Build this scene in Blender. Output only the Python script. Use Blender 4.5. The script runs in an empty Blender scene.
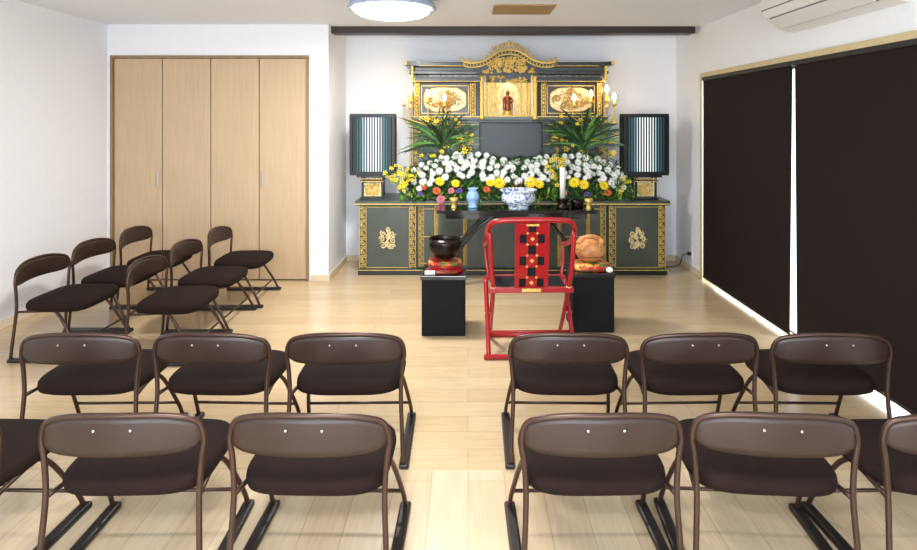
import bpy, math, random
from mathutils import Vector, Matrix, Euler
random.seed(7)
R=random.random
def U(a,b): return a+(b-a)*random.random()
scene=bpy.context.scene
COL=scene.collection
scene.view_settings.view_transform='Standard'

# ------------------------------------------------------------ materials
def srgb(h):
    h=h.lstrip('#'); c=[int(h[i:i+2],16)/255 for i in (0,2,4)]
    return tuple((x/12.92 if x<=0.04045 else ((x+0.055)/1.055)**2.4) for x in c)+(1,)
def mat(name,col,rough=0.5,metal=0.0,var=0.08,scale=12,bump=0.0,bscale=60,emit=0,ecol=None,coat=0,spec=0.5,trans=0,alpha=1,stretch=None):
    m=bpy.data.materials.new(name); m.use_nodes=True
    nt=m.node_tree; N=nt.nodes; L=nt.links; b=N['Principled BSDF']
    c=srgb(col) if isinstance(col,str) else col
    tc=N.new('ShaderNodeTexCoord'); mp=N.new('ShaderNodeMapping'); L.new(tc.outputs['Object'],mp.inputs[0])
    if stretch: mp.inputs['Scale'].default_value=stretch
    nz=N.new('ShaderNodeTexNoise'); nz.inputs['Scale'].default_value=scale; nz.inputs['Detail'].default_value=4
    L.new(mp.outputs[0],nz.inputs['Vector'])
    rp=N.new('ShaderNodeValToRGB')
    rp.color_ramp.elements[0].position=0.3; rp.color_ramp.elements[1].position=0.7
    rp.color_ramp.elements[0].color=tuple(x*(1-var) for x in c[:3])+(1,)
    rp.color_ramp.elements[1].color=tuple(min(1,x*(1+var)) for x in c[:3])+(1,)
    L.new(nz.outputs['Fac'],rp.inputs[0]); L.new(rp.outputs[0],b.inputs['Base Color'])
    b.inputs['Roughness'].default_value=rough; b.inputs['Metallic'].default_value=metal
    b.inputs['Coat Weight'].default_value=coat; b.inputs['Specular IOR Level'].default_value=spec
    b.inputs['Transmission Weight'].default_value=trans
    if emit:
        b.inputs['Emission Color'].default_value=srgb(ecol) if ecol else c
        b.inputs['Emission Strength'].default_value=emit
    if bump:
        n2=N.new('ShaderNodeTexNoise'); n2.inputs['Scale'].default_value=bscale; n2.inputs['Detail'].default_value=3
        L.new(mp.outputs[0],n2.inputs['Vector'])
        bp=N.new('ShaderNodeBump'); bp.inputs['Strength'].default_value=bump; bp.inputs['Distance'].default_value=0.01
        L.new(n2.outputs['Fac'],bp.inputs['Height']); L.new(bp.outputs[0],b.inputs['Normal'])
    return m

def plank_mat(name,c1,c2,cm,width,length,rot,rough=0.3):
    m=bpy.data.materials.new(name); m.use_nodes=True
    nt=m.node_tree; N=nt.nodes; L=nt.links; b=N['Principled BSDF']
    tc=N.new('ShaderNodeTexCoord'); mp=N.new('ShaderNodeMapping'); mp.inputs['Rotation'].default_value=(0,0,rot)
    L.new(tc.outputs['Object'],mp.inputs[0])
    br=N.new('ShaderNodeTexBrick'); br.inputs['Scale'].default_value=1.0
    br.inputs['Brick Width'].default_value=length; br.inputs['Row Height'].default_value=width
    br.inputs['Mortar Size'].default_value=0.0014; br.inputs['Mortar Smooth'].default_value=0.4; br.offset=0.37
    br.inputs['Color1'].default_value=srgb(c1); br.inputs['Color2'].default_value=srgb(c2); br.inputs['Mortar'].default_value=srgb(cm)
    L.new(mp.outputs[0],br.inputs['Vector'])
    m2=N.new('ShaderNodeMapping'); m2.inputs['Scale'].default_value=(1.2,14,1); L.new(mp.outputs[0],m2.inputs[0])
    nz=N.new('ShaderNodeTexNoise'); nz.inputs['Scale'].default_value=3.5; nz.inputs['Detail'].default_value=6; nz.inputs['Distortion'].default_value=0.6
    L.new(m2.outputs[0],nz.inputs['Vector'])
    rp=N.new('ShaderNodeValToRGB'); rp.color_ramp.elements[0].position=0.3; rp.color_ramp.elements[1].position=0.7
    rp.color_ramp.elements[0].color=(0.80,0.785,0.76,1); rp.color_ramp.elements[1].color=(1,1,1,1)
    L.new(nz.outputs['Fac'],rp.inputs[0])
    mx=N.new('ShaderNodeMixRGB'); mx.blend_type='MULTIPLY'; mx.inputs[0].default_value=0.65
    L.new(br.outputs['Color'],mx.inputs[1]); L.new(rp.outputs[0],mx.inputs[2]); L.new(mx.outputs[0],b.inputs['Base Color'])
    b.inputs['Roughness'].default_value=rough
    bp=N.new('ShaderNodeBump'); bp.inputs['Strength'].default_value=0.2; bp.inputs['Distance'].default_value=0.002; bp.invert=True
    L.new(br.outputs['Fac'],bp.inputs['Height']); L.new(bp.outputs[0],b.inputs['Normal'])
    return m

M={}
M['wall']=mat('wall_paper','#edeef1',0.9,var=0.012,scale=30,bump=0.15,bscale=180)
M['ceil']=mat('ceiling_paper','#edf2fa',0.9,var=0.012,scale=20,bump=0.1,bscale=150)
M['base']=mat('baseboard_wood','#dccbb0',0.5,var=0.05)
M['floorfar']=plank_mat('floor_planks_across','#d1b994','#c8ad87','#ad936f',0.152,1.82,0,0.20)
M['floornear']=plank_mat('floor_planks_along','#d7c3a3','#cfb796','#ad936f',0.152,1.82,math.pi/2,0.20)
M['door']=mat('maple_veneer','#c3a887',0.5,var=0.06,scale=5,stretch=(9,9,0.7))
M['frame']=mat('door_frame_wood','#94764f',0.5,var=0.06)
M['beige']=mat('window_frame','#c9b88e',0.5,var=0.04)
M['gap']=mat('gap_shade','#2a2018',0.8)  # dark colour stands in for shade in the door gaps
M['beam']=mat('dark_beam','#2c1c1a',0.45,var=0.15,stretch=(1,10,10))
M['blind']=mat('blind_fabric','#1d1412',0.85,var=0.08,scale=200,spec=.2)
M['blindrail']=mat('blind_rail','#15100f',0.5)
M['alu']=mat('aluminium','#b8babb',0.35,metal=0.6)
M['white']=mat('white_plastic','#e4e4e2',0.4,var=0.01)
M['slot']=mat('vent_slot','#77787a',0.6)
M['lampd']=mat('lamp_diffuser','#ffffff',0.4,emit=9,ecol='#f4f7ff',var=0)
M['lampring']=mat('lamp_ring','#a3b3c9',0.2,metal=0.1)
M['hatch']=mat('hatch_wood','#a58a62',0.6,var=0.08)
M['tubem']=mat('chair_tube','#453229',0.3,metal=0.55,var=0.04)
M['panel']=mat('chair_back_vinyl','#2c1b15',0.38,var=0.06,bump=0.06,bscale=300)
M['seat']=mat('chair_seat_fabric','#1f1310',0.85,var=0.08,bump=0.1,bscale=400,spec=0.15)
M['bolt']=mat('bolt_steel','#c9c9c9',0.3,metal=0.9)
M['sled']=mat('sled_glide','#1d1715',0.45)
M['lacq']=mat('altar_green_lacquer','#3e463d',0.35,var=0.08,coat=0.2)
M['lacqd']=mat('altar_dark_lacquer','#151816',0.3,var=0.08,coat=0.2)
M['gold']=mat('carved_gold','#e3c26a',0.34,metal=0.6,var=0.3,scale=90,bump=0.6,bscale=140)
M['goldp']=mat('pale_gold','#e6d4a2',0.45,metal=0.35,var=0.15,scale=40,bump=0.4,bscale=90)
M['golddeep']=mat('deep_gold','#b8954c',0.5,metal=0.4,var=0.35,scale=70,bump=0.8,bscale=110)  # deeper gold tone for the panel reliefs
M['cream']=mat('gilt_ground','#dccca3',0.5,metal=0.15,var=0.15,scale=30,bump=0.3)
M['shrine']=mat('shrine_backing','#d3bd88',0.4,metal=0.3,var=0.3,scale=35,emit=0.18,ecol='#f0d8a0')  # weak warm glow put in by emission; the backing is no lamp
M['statue']=mat('statue_bronze','#8a4322',0.35,metal=0.5,var=0.2,scale=40)
M['screen']=mat('monitor_screen','#303438',0.3,var=0,spec=.3)
M['bezel']=mat('monitor_bezel','#050506',0.3,spec=.3)
M['slat']=mat('lantern_slat','#060b0b',0.4,var=0.1)
M['bulb']=mat('candle_bulb','#fff2d8',0.4,emit=30,ecol='#ffd898',var=0)
M['leafdd']=mat('leaf_deep','#173016',0.45,var=0.3,scale=20)
M['leafd']=mat('leaf_dark','#26491f',0.5,var=0.3,scale=20)
M['leafm']=mat('leaf_mid','#4b7d32',0.5,var=0.3,scale=20)
M['leafy']=mat('leaf_yellowgreen','#8fa53a',0.5,var=0.2,scale=20)
M['wflow']=mat('petal_white','#f0f0ed',0.6,var=0.04,scale=60)
M['wcent']=mat('petal_white_centre','#bccb80',0.6,var=0.05)
M['yflow']=mat('petal_yellow','#f0d024',0.55,var=0.08)
M['ycent']=mat('petal_yellow_centre','#c99f18',0.6)
M['oflow']=mat('petal_orange','#d9683a',0.55,var=0.1)
M['pflow']=mat('petal_pink','#d97f9a',0.55,var=0.1)
M['vflow']=mat('petal_violet','#6a4ba0',0.6,var=0.15)
M['black']=mat('black_lacquer','#0c0b0c',0.18,var=0.05,coat=0.5)
M['cloth']=mat('black_cloth','#15171b',0.8,var=0.1,bump=0.1,bscale=300,spec=.2)
M['bronze']=mat('bowl_bronze','#241a18',0.25,metal=0.6,var=0.15)
M['redl']=mat('red_lacquer','#9c0c16',0.28,var=0.06,coat=0.3)
M['golds']=mat('gold_brocade','#d3a247',0.5,metal=0.2,var=0.3,scale=80)
M['fish']=mat('carved_camphor','#bf824a',0.45,var=0.25,scale=24,bump=0.8,bscale=26)
M['wax']=mat('candle_wax','#f3efe6',0.4,var=0.02)
M['vase']=mat('pale_blue_glaze','#86a8cb',0.2,var=0.15,scale=30)
M['cord']=mat('black_cord','#101010',0.5)
M['stick']=mat('beater_wood','#7a3a22',0.4)
def brocade():
    m=bpy.data.materials.new('patterned_brocade'); m.use_nodes=True
    nt=m.node_tree;N=nt.nodes;L=nt.links;b=N['Principled BSDF']
    tc=N.new('ShaderNodeTexCoord'); v=N.new('ShaderNodeTexVoronoi'); v.inputs['Scale'].default_value=28
    L.new(tc.outputs['Object'],v.inputs['Vector']); sp=N.new('ShaderNodeSeparateColor'); L.new(v.outputs['Color'],sp.inputs[0])
    rp=N.new('ShaderNodeValToRGB'); rp.color_ramp.interpolation='CONSTANT'; e=rp.color_ramp.elements
    e[0].position=0; e[0].color=srgb('#b3281c'); e[1].position=.35; e[1].color=srgb('#d66a2c')
    k=e.new(.6); k.color=srgb('#4c7a3c'); k=e.new(.8); k.color=srgb('#d8b25a')
    L.new(sp.outputs[0],rp.inputs[0]); L.new(rp.outputs[0],b.inputs['Base Color']); b.inputs['Roughness'].default_value=.6
    return m
M['brocade']=brocade()
def porcelain_blue():
    m=bpy.data.materials.new('porcelain_blue_pattern'); m.use_nodes=True
    nt=m.node_tree;N=nt.nodes;L=nt.links;b=N['Principled BSDF']
    tc=N.new('ShaderNodeTexCoord'); nz=N.new('ShaderNodeTexNoise'); nz.inputs['Scale'].default_value=26; nz.inputs['Distortion'].default_value=1.5
    L.new(tc.outputs['Object'],nz.inputs['Vector'])
    rp=N.new('ShaderNodeValToRGB'); rp.color_ramp.elements[0].position=0.40; rp.color_ramp.elements[1].position=0.5
    rp.color_ramp.elements[0].color=srgb('#5379b5'); rp.color_ramp.elements[1].color=srgb('#dde6ef')
    L.new(nz.outputs['Fac'],rp.inputs[0]); L.new(rp.outputs[0],b.inputs['Base Color']); b.inputs['Roughness'].default_value=0.15
    return m
M['blue']=porcelain_blue()
def lantern_paper():
    m=bpy.data.materials.new('lantern_glowing_paper'); m.use_nodes=True
    nt=m.node_tree;N=nt.nodes;L=nt.links;b=N['Principled BSDF']
    tc=N.new('ShaderNodeTexCoord'); sp=N.new('ShaderNodeSeparateXYZ'); L.new(tc.outputs['Object'],sp.inputs[0])
    ab=N.new('ShaderNodeMath'); ab.operation='ABSOLUTE'; L.new(sp.outputs['X'],ab.inputs[0])
    mu=N.new('ShaderNodeMath'); mu.operation='DIVIDE'; mu.inputs[1].default_value=.18; L.new(ab.outputs[0],mu.inputs[0])
    rp=N.new('ShaderNodeValToRGB'); e=rp.color_ramp.elements
    e[0].position=.1; e[0].color=(1,1,1,1); e[1].position=1; e[1].color=(.006,.022,.025,1)
    k=e.new(.40); k.color=(.68,.86,.90,1); k=e.new(.64); k.color=(.07,.16,.18,1)
    L.new(mu.outputs[0],rp.inputs[0]); L.new(rp.outputs[0],b.inputs['Emission Color']); b.inputs['Emission Strength'].default_value=1.6
    b.inputs['Base Color'].default_value=(.01,.03,.035,1); b.inputs['Roughness'].default_value=.7
    return m
M['lside']=lantern_paper()

# ------------------------------------------------------------ mesh builder
def catmull(pts,n=6,closed=False):
    P=[Vector(p) for p in pts]; out=[]; k=len(P)
    rng=range(k if closed else k-1)
    for i in rng:
        if closed: p0,p1,p2,p3=P[(i-1)%k],P[i],P[(i+1)%k],P[(i+2)%k]
        else: p0=P[max(i-1,0)];p1=P[i];p2=P[i+1];p3=P[min(i+2,k-1)]
        for j in range(n):
            t=j/n
            out.append(0.5*((2*p1)+(-p0+p2)*t+(2*p0-5*p1+4*p2-p3)*t*t+(-p0+3*p1-3*p2+p3)*t*t*t))
    if not closed: out.append(P[-1])
    return out
class MB:
    def __init__(s): s.v=[];s.f=[];s.m=[];s.s=[]
    def add(s,vs,fs,m=0,sm=False):
        o=len(s.v); s.v+= [Vector(v) for v in vs]
        for f in fs: s.f.append([i+o for i in f]); s.m.append(m); s.s.append(sm)
        return s
    def box(s,c,d,m=0,rot=None):
        x,y,z=[k/2 for k in d]
        vs=[Vector(p) for p in ((-x,-y,-z),(x,-y,-z),(x,y,-z),(-x,y,-z),(-x,-y,z),(x,-y,z),(x,y,z),(-x,y,z))]
        if rot is not None: vs=[rot@v for v in vs]
        vs=[v+Vector(c) for v in vs]
        return s.add(vs,[(0,3,2,1),(4,5,6,7),(0,1,5,4),(1,2,6,5),(2,3,7,6),(3,0,4,7)],m)
    def bb(s,x0,x1,y0,y1,z0,z1,m=0): return s.box(((x0+x1)/2,(y0+y1)/2,(z0+z1)/2),(x1-x0,y1-y0,z1-z0),m)
    def tube(s,path,r,seg=8,m=0,closed=False,taper=None,flat=1.0):
        P=[Vector(p) for p in path]; n=len(P)
        t0=(P[1]-P[0]).normalized(); up=Vector((0,0,1)) if abs(t0.z)<0.9 else Vector((0,1,0))
        nrm=(up-t0*up.dot(t0)).normalized(); vs=[]
        for i in range(n):
            a=P[(i-1)%n] if (closed or i>0) else P[i]; b=P[(i+1)%n] if (closed or i<n-1) else P[i]
            t=(b-a).normalized(); nrm=(nrm-t*nrm.dot(t)).normalized(); bn=t.cross(nrm)
            rr=r*(taper(i/(n-1)) if taper else 1)
            for k in range(seg):
                an=2*math.pi*k/seg; vs.append(P[i]+nrm*math.cos(an)*rr*flat+bn*math.sin(an)*rr)
        fs=[]
        for i in range(n if closed else n-1):
            for k in range(seg):
                a=i*seg+k;b=i*seg+(k+1)%seg;c=((i+1)%n)*seg+(k+1)%seg;d=((i+1)%n)*seg+k
                fs.append((a,b,c,d))
        s.add(vs,fs,m,True)
        if not closed:
            o=len(s.v)-len(vs)
            s.f.append([o+k for k in range(seg)][::-1]); s.m.append(m); s.s.append(False)
            s.f.append([o+(n-1)*seg+k for k in range(seg)]); s.m.append(m); s.s.append(False)
        return s
    def cyl(s,a,b,r,seg=16,m=0): return s.tube([a,b],r,seg,m)
    def lathe(s,prof,c=(0,0,0),seg=24,m=0,sx=1,sy=1,rot=None):
        vs=[];n=len(prof);c=Vector(c)
        for r,z in prof:
            for k in range(seg):
                a=2*math.pi*k/seg; v=Vector((r*math.cos(a)*sx,r*math.sin(a)*sy,z))
                if rot is not None: v=rot@v
                vs.append(v+c)
        fs=[(i*seg+k,i*seg+(k+1)%seg,(i+1)*seg+(k+1)%seg,(i+1)*seg+k) for i in range(n-1) for k in range(seg)]
        s.add(vs,fs,m,True); o=len(s.v)-len(vs)
        if prof[0][0]>1e-4: s.f.append([o+k for k in range(seg)][::-1]); s.m.append(m); s.s.append(False)
        if prof[-1][0]>1e-4: s.f.append([o+(n-1)*seg+k for k in range(seg)]); s.m.append(m); s.s.append(False)
        return s
    def sph(s,c,r,m=0,seg=12,rings=8):
        if not hasattr(r,'__len__'): r=(r,r,r)
        vs=[];fs=[]
        for i in range(rings+1):
            th=math.pi*i/rings
            for k in range(seg):
                a=2*math.pi*k/seg
                vs.append((c[0]+r[0]*math.sin(th)*math.cos(a),c[1]+r[1]*math.sin(th)*math.sin(a),c[2]-r[2]*math.cos(th)))
        for i in range(rings):
            for k in range(seg): fs.append((i*seg+k,i*seg+(k+1)%seg,(i+1)*seg+(k+1)%seg,(i+1)*seg+k))
        return s.add(vs,fs,m,True)
    def prism(s,poly,y0,y1,m=0):
        n=len(poly); vs=[(x,y0,z) for x,z in poly]+[(x,y1,z) for x,z in poly]
        fs=[tuple(range(n)),tuple(range(2*n-1,n-1,-1))]+[(i,i+n,(i+1)%n+n,(i+1)%n) for i in range(n)]
        return s.add(vs,fs,m)
    def leaf(s,b,d,l,w,m=0,droop=0.25):
        b=Vector(b); d=Vector(d).normalized()
        side=d.cross(Vector((U(-.3,.3),U(-.3,.3),1))); 
        if side.length<1e-3: side=Vector((1,0,0))
        side.normalize(); dn=Vector((0,0,-1))*droop*l
        p1=b+d*l*0.35+Vector((0,0,0.03*l)); p2=b+d*l*0.7+dn*0.3; p3=b+d*l+dn
        vs=[b,p1-side*w/2,p1+side*w/2,p2-side*w*0.42,p2+side*w*0.42,p3]
        return s.add(vs,[(0,1,2),(1,3,4,2),(3,5,4)],m,True)
    def blade(s,b,d,l,w,m=0,arch=0.4):
        b=Vector(b); d=Vector(d).normalized(); side=d.cross(Vector((0,1,0))); side.normalize(); vs=[];n=6
        for i in range(n+1):
            t=i/n; p=b+d*l*t+Vector((0,-.02*t,-arch*l*t*t)); ww=w*math.sin(math.pi*(.12+.88*t))*.5+.0008
            vs+=[p-side*ww,p+side*ww]
        return s.add(vs,[(2*i,2*i+2,2*i+3,2*i+1) for i in range(n)],m,True)
    def cushion(s,c,w,d,h,m=0,p=4.0,n=32,dome=0.12):
        rings=[(0.0,0),(0.9,0),(0.98,.15),(1.0,.45),(0.99,.7),(0.95,.88),(0.86,.98),(0.6,1+dome*.6),(0.3,1+dome),(0.0,1+dome)]
        vs=[]
        for sc,z in rings:
            for k in range(n):
                a=2*math.pi*k/n; ca,sa=math.cos(a),math.sin(a)
                x=abs(ca)**(2/p)*(1 if ca>=0 else -1); y=abs(sa)**(2/p)*(1 if sa>=0 else -1)
                vs.append((c[0]+x*w/2*sc,c[1]+y*d/2*sc,c[2]+z*h))
        fs=[(i*n+k,i*n+(k+1)%n,(i+1)*n+(k+1)%n,(i+1)*n+k) for i in range(len(rings)-1) for k in range(n)]
        return s.add(vs,fs,m,True)
    def build(s,name,mats,parent=None,origin=(0,0,0),bevel=0,kind=None,label=None):
        o=Vector(origin)
        me=bpy.data.meshes.new(name); me.from_pydata([tuple(v-o) for v in s.v],[],s.f)
        if not isinstance(mats,(list,tuple)): mats=[mats]
        for k in mats: me.materials.append(M[k])
        me.polygons.foreach_set('material_index',s.m); me.polygons.foreach_set('use_smooth',s.s); me.update()
        ob=bpy.data.objects.new(name,me); COL.objects.link(ob)
        if parent: ob.parent=parent; ob.location=o-WP[parent.name]
        else: ob.location=o
        WP[ob.name]=o
        if bevel:
            b=ob.modifiers.new('bevel','BEVEL'); b.width=bevel; b.segments=2; b.limit_method='ANGLE'
        if kind: ob['kind']=kind
        if label: ob['label']=label
        return ob
WP={}
def root(name,loc,label,cat,group=None):
    e=bpy.data.objects.new(name,None); e.empty_display_size=0.1; e.location=loc; COL.objects.link(e)
    e['label']=label; e['category']=cat
    if group: e['group']=group
    WP[e.name]=Vector(loc); return e
def top(ob,label,cat,group=None):
    ob['label']=label; ob['category']=cat
    if group: ob['group']=group
    return ob
def dup(r,loc=None,rotz=None,label=None):
    n=r.copy(); COL.objects.link(n)
    if loc is not None: n.location=loc
    if rotz is not None: n.rotation_euler=(0,0,rotz)
    if label: n['label']=label
    def rec(a,b):
        for c in list(a.children):
            if c==b: continue
            k=c.copy(); k.parent=b; COL.objects.link(k); rec(c,k)
    rec(r,n); return n
def struct(ob): ob['kind']='structure'; return ob

XL,XR,YC,YA,ZC=-3.36,2.22,5.59,6.40,2.39
YB=-1.8
# ------------------------------------------------------------ room
b=MB()
b.add([(XL-.1,2.57,0),(XR+.1,2.57,0),(XR+.1,6.5,0),(XL-.1,6.5,0)],[(0,1,2,3)],0)
b.add([(XL-.1,YB-.1,0),(XR+.1,YB-.1,0),(XR+.1,2.57,0),(XL-.1,2.57,0)],[(0,1,2,3)],1)
b.bb(XL-.1,XR+.1,YB-.1,6.5,-.1,-.002,0)
struct(b.build('floor',['floorfar','floornear']))
struct(MB().bb(XL-.1,XR+.1,YB-.1,6.5,ZC,ZC+.1).build('ceiling','ceil'))
struct(MB().bb(XL-.1,XL,YB-.1,YC+.4,0,ZC).build('wall_left','wall'))
CX0,CX1,CH=-3.318,-1.49,2.08
b=MB()
b.bb(XL,CX0,YC,YC+.12,0,ZC); b.bb(CX0,CX1,YC,YC+.12,CH,ZC); b.bb(CX1,-1.30,YC,6.5,0,ZC); b.bb(XL,CX1,YC+.2,YC+.3,0,ZC)
struct(b.build('wall_back','wall'))
struct(MB().bb(-1.30,XR,YA,YA+.1,0,ZC).build('wall_alcove','wall'))
WY0,WY1,WH=2.30,5.62,1.90
b=MB()
b.bb(XR,XR+.12,YB-.1,WY0,0,ZC); b.bb(XR,XR+.12,WY1,6.5,0,ZC); b.bb(XR,XR+.12,WY0,WY1,WH,ZC)
struct(b.build('wall_right','wall'))
b=MB()
b.bb(XL,-2.6,YB-.1,YB,0,ZC); b.bb(1.6,XR,YB-.1,YB,0,ZC); b.bb(-2.6,1.6,YB-.1,YB,2.1,ZC); b.bb(-2.6,1.6,YB-.1,YB,0,.3)
struct(b.build('wall_front','wall'))
struct(MB().bb(-1.32,XR-.06,5.70,5.86,2.325,ZC).build('trim_1','beam',bevel=.003))
def baseboard(n,x0,x1,y0,y1): struct(MB().bb(x0,x1,y0,y1,0,.06).build(n,'base',bevel=.003))
baseboard('baseboard_left',XL,XL+.012,YB,YC)
baseboard('baseboard_back',CX1+.03,-1.288,YC-.012,YC)
baseboard('baseboard_alcove',-1.30,-1.288,YC,YA)
baseboard('baseboard_alcove_back',-1.288,XR-.012,YA-.012,YA)
baseboard('baseboard_right',XR-.012,XR,5.70,YA)
baseboard('baseboard_corner',XL+.012,CX0-.012,YC-.012,YC)
b=MB(); t=.022
b.bb(CX0-.012,CX0+t-.012,YC-.012,YC+.12,0,CH); b.bb(CX1-t+.012,CX1+.012,YC-.012,YC+.12,0,CH); b.bb(CX0-.012,CX1+.012,YC-.012,YC+.12,CH,CH+t)
struct(b.build('trim_2','frame',bevel=.002))
struct(MB().bb(CX0+.01,CX1-.01,YC+.07,YC+.09,0.001,CH).build('added_gap_backing','gap'))  # added dark panel behind the doors; keeps light from leaking through the gaps
w=(CX1-CX0-.02)/4
for i in range(4):
    x0=CX0+.01+i*w; c=(x0+w/2,YC+.03,CH/2)
    d=MB().bb(x0+.004,x0+w-.004,YC+.015,YC+.045,.012,CH-.006).build('door_%d'%(i+1),'door',origin=c,bevel=.003)
    struct(d); WP[d.name]=Vector(c)
    if i in (0,3):
        hx=x0+w-.035 if i==0 else x0+.035
        h=MB(); h.box((hx,YC+.005,.945),(.012,.012,.16)); h.box((hx,YC+.011,.88),(.01,.012,.012)); h.box((hx,YC+.011,1.01),(.01,.012,.012))
        h.build('handle','alu',parent=d,origin=(hx,YC+.005,.945),bevel=.003,label='slim metal pull handle')
# right window
b=MB()
b.bb(XR-.03,XR+.12,WY0,WY1+.045,WH,WH+.04); b.bb(XR-.03,XR+.12,WY1,WY1+.045,0,WH+.0); b.bb(XR-.03,XR+.12,WY0-.03,WY0,0,WH+.04)
struct(b.build('trim_4','beige',bevel=.002))
b=MB()
for y in (WY0+.02,3.1,4.8,WY1-.02): b.bb(XR+.07,XR+.1,y-.02,y+.02,.0,WH)
b.bb(XR+.07,XR+.1,WY0,WY1,WH-.04,WH); b.bb(XR+.07,XR+.1,WY0,WY1,.0,.01)
struct(b.build('window_1','alu'))
b=MB()
for x in (-2.58,-1.2,.2,1.58): b.bb(x-.02,x+.02,YB-.06,YB-.03,.3,2.1)
b.bb(-2.6,1.6,YB-.06,YB-.03,2.06,2.1); b.bb(-2.6,1.6,YB-.06,YB-.03,.3,.34)
struct(b.build('window_2','alu'))
# blinds
def blind(y0,y1,y0b,y1b,zb,xx,lab):
    r=root('roller_blind',(xx,(y0+y1)/2,zb),lab,'blind','blackout blinds on the window')
    t=.002; zt=WH-.03
    b=MB(); b.add([(xx-t,y0b,zb+.02),(xx+t,y0b,zb+.02),(xx+t,y1b,zb+.02),(xx-t,y1b,zb+.02),(xx-t,y0,zt),(xx+t,y0,zt),(xx+t,y1,zt),(xx-t,y1,zt)],[(0,3,2,1),(4,5,6,7),(0,1,5,4),(1,2,6,5),(2,3,7,6),(3,0,4,7)])
    b.build('fabric','blind',parent=r,origin=(xx,(y0+y1)/2,1))
    MB().bb(xx-.014,xx+.014,y0-.008,y1+.008,WH-.034,WH-.001).build('headrail','blindrail',parent=r,origin=(xx,(y0+y1)/2,WH),bevel=.004)
    MB().bb(xx-.006,xx+.006,y0b,y1b,zb,zb+.02).build('bottom_bar','blindrail',parent=r,origin=(xx,(y0+y1)/2,zb),bevel=.003)
XB=XR-.02
blind(4.07,5.605,4.105,5.61,.028,XB,'dark brown blackout roller blind beside the altar alcove')
blind(2.33,4.035,2.33,4.01,.042,XB,'wide dark brown blackout roller blind under the air conditioner')
# outlet + cord
r=root('wall_outlet',(XR-.005,5.95,.16),'white wall outlet with a black plug and cord','outlet')
MB().bb(XR-.01,XR,5.915,5.985,.12,.23).build('plate','white',parent=r,origin=(XR,5.95,.17),bevel=.003)
MB().bb(XR-.04,XR-.01,5.935,5.965,.16,.19).tube(catmull([(XR-.03,5.95,.175),(XR-.09,5.95,.16),(XR-.12,5.97,.06),(XR-.2,6.1,.008),(XR-.26,6.25,.006)],6),.005,6).build('power_cord','cord',parent=r,origin=(XR-.04,5.95,.17))
# ceiling lamp
lx,ly=-.56,4.42
r=root('ceiling_lamp',(lx,ly,ZC),'round flush ceiling lamp with glowing white dome and pale rim','ceiling lamp')
MB().lathe([(.20,ZC),(.28,ZC-.005),(.305,ZC-.03),(.325,ZC-.062),(.327,ZC-.072),(.318,ZC-.078),(.285,ZC-.070),(.20,ZC-.02)],(lx,ly,0),48).build('rim','lampring',parent=r,origin=(lx,ly,ZC-.04))
MB().lathe([(.288,ZC-.066),(.275,ZC-.095),(.235,ZC-.120),(.15,ZC-.138),(.08,ZC-.143),(.0,ZC-.145)],(lx,ly,0),48).build('diffuser','lampd',parent=r,origin=(lx,ly,ZC-.1))
top(MB().bb(.20,.68,4.6,5.0,ZC-.012,ZC).build('ceiling_vent','hatch',origin=(.44,4.8,ZC),bevel=.003),'tan square access cover set flat on the ceiling','vent')
# AC
ay0,ay1=3.0,4.08
r=root('air_conditioner',(XR,3.6,2.1),'white wall-mounted air conditioner above the blinds','air conditioner')
prof=[(XR,2.09),(XR,2.375),(XR-.20,2.375),(XR-.235,2.33),(XR-.235,2.24),(XR-.205,2.19),(XR-.10,2.11)]
b=MB(); n=len(prof)
b.add([(x,ay0,z) for x,z in prof]+[(x,ay1,z) for x,z in prof],[tuple(range(n))[::-1],tuple(range(n,2*n))]+[(i,(i+1)%n,(i+1)%n+n,i+n) for i in range(n)])
b.build('body','white',parent=r,origin=(XR-.1,3.6,2.2),bevel=.01)
b=MB(); b.box((XR-.158,3.55,2.143),(.10,.92,.008),0,Matrix.Rotation(math.radians(37),3,'Y')); b.build('louver','white',parent=r,origin=(XR-.15,3.6,2.14),bevel=.003)
b=MB(); b.bb(XR-.237,XR-.2,3.02,4.06,2.232,2.238); b.box((XR-.153,3.55,2.148),(.112,.95,.004),0,Matrix.Rotation(math.radians(37),3,'Y'))
b.build('grille','slot',parent=r,origin=(XR-.1,3.6,2.2))

# ------------------------------------------------------------ ornaments
def spiral(b,c,r,turns,a0,dirn,th,y,m=0,flat=1):
    pts=[]
    n=int(14*turns)
    for i in range(n+1):
        t=i/n; rr=r*(1-t*.85); a=a0+dirn*t*turns*2*math.pi
        pts.append((c[0]+rr*math.cos(a),y-.01*t,c[1]+rr*math.sin(a)*flat))
    b.tube(pts,th,5,m,taper=lambda t:1-.4*t)
def relief(b,cx,cz,w,h,y,n,seed,th=.006,m=0,ell=True):
    rs=random.Random(seed)
    for i in range(n):
        for s in (-1,1):
            while True:
                u,v=rs.random(),rs.uniform(-1,1)
                if not ell or u*u+v*v<1: break
            r=rs.uniform(.14,.26)*min(w,h)
            a0=rs.uniform(0,6.28)
            spiral(b,(cx+s*u*(w/2-r*.6),cz+v*(h/2-r*.6)),r,1.2,a0 if s>0 else math.pi-a0,s,th,y,m)
            b.sph((cx+s*u*w/2*.9,y,cz+v*h/2*.9),(th*1.8,th*1.6,th*2.6),m,6,5)
def goldstrip(b,x,y,z0,z1,w,m=0):
    b.bb(x-w/2,x-w*.38,y-.010,y,z0,z1,m); b.bb(x+w*.38,x+w/2,y-.010,y,z0,z1,m)
    n=max(2,int((z1-z0)/(w*.75)))
    for i in range(n):
        z=z0+(i+.5)*(z1-z0)/n
        b.sph((x,y-.004,z),(w*.30,.012,w*.36),m,8,6)
        for s in (-1,1): b.sph((x+s*w*.28,y-.004,z+w*.36),(w*.12,.009,w*.14),m,6,4)
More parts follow.
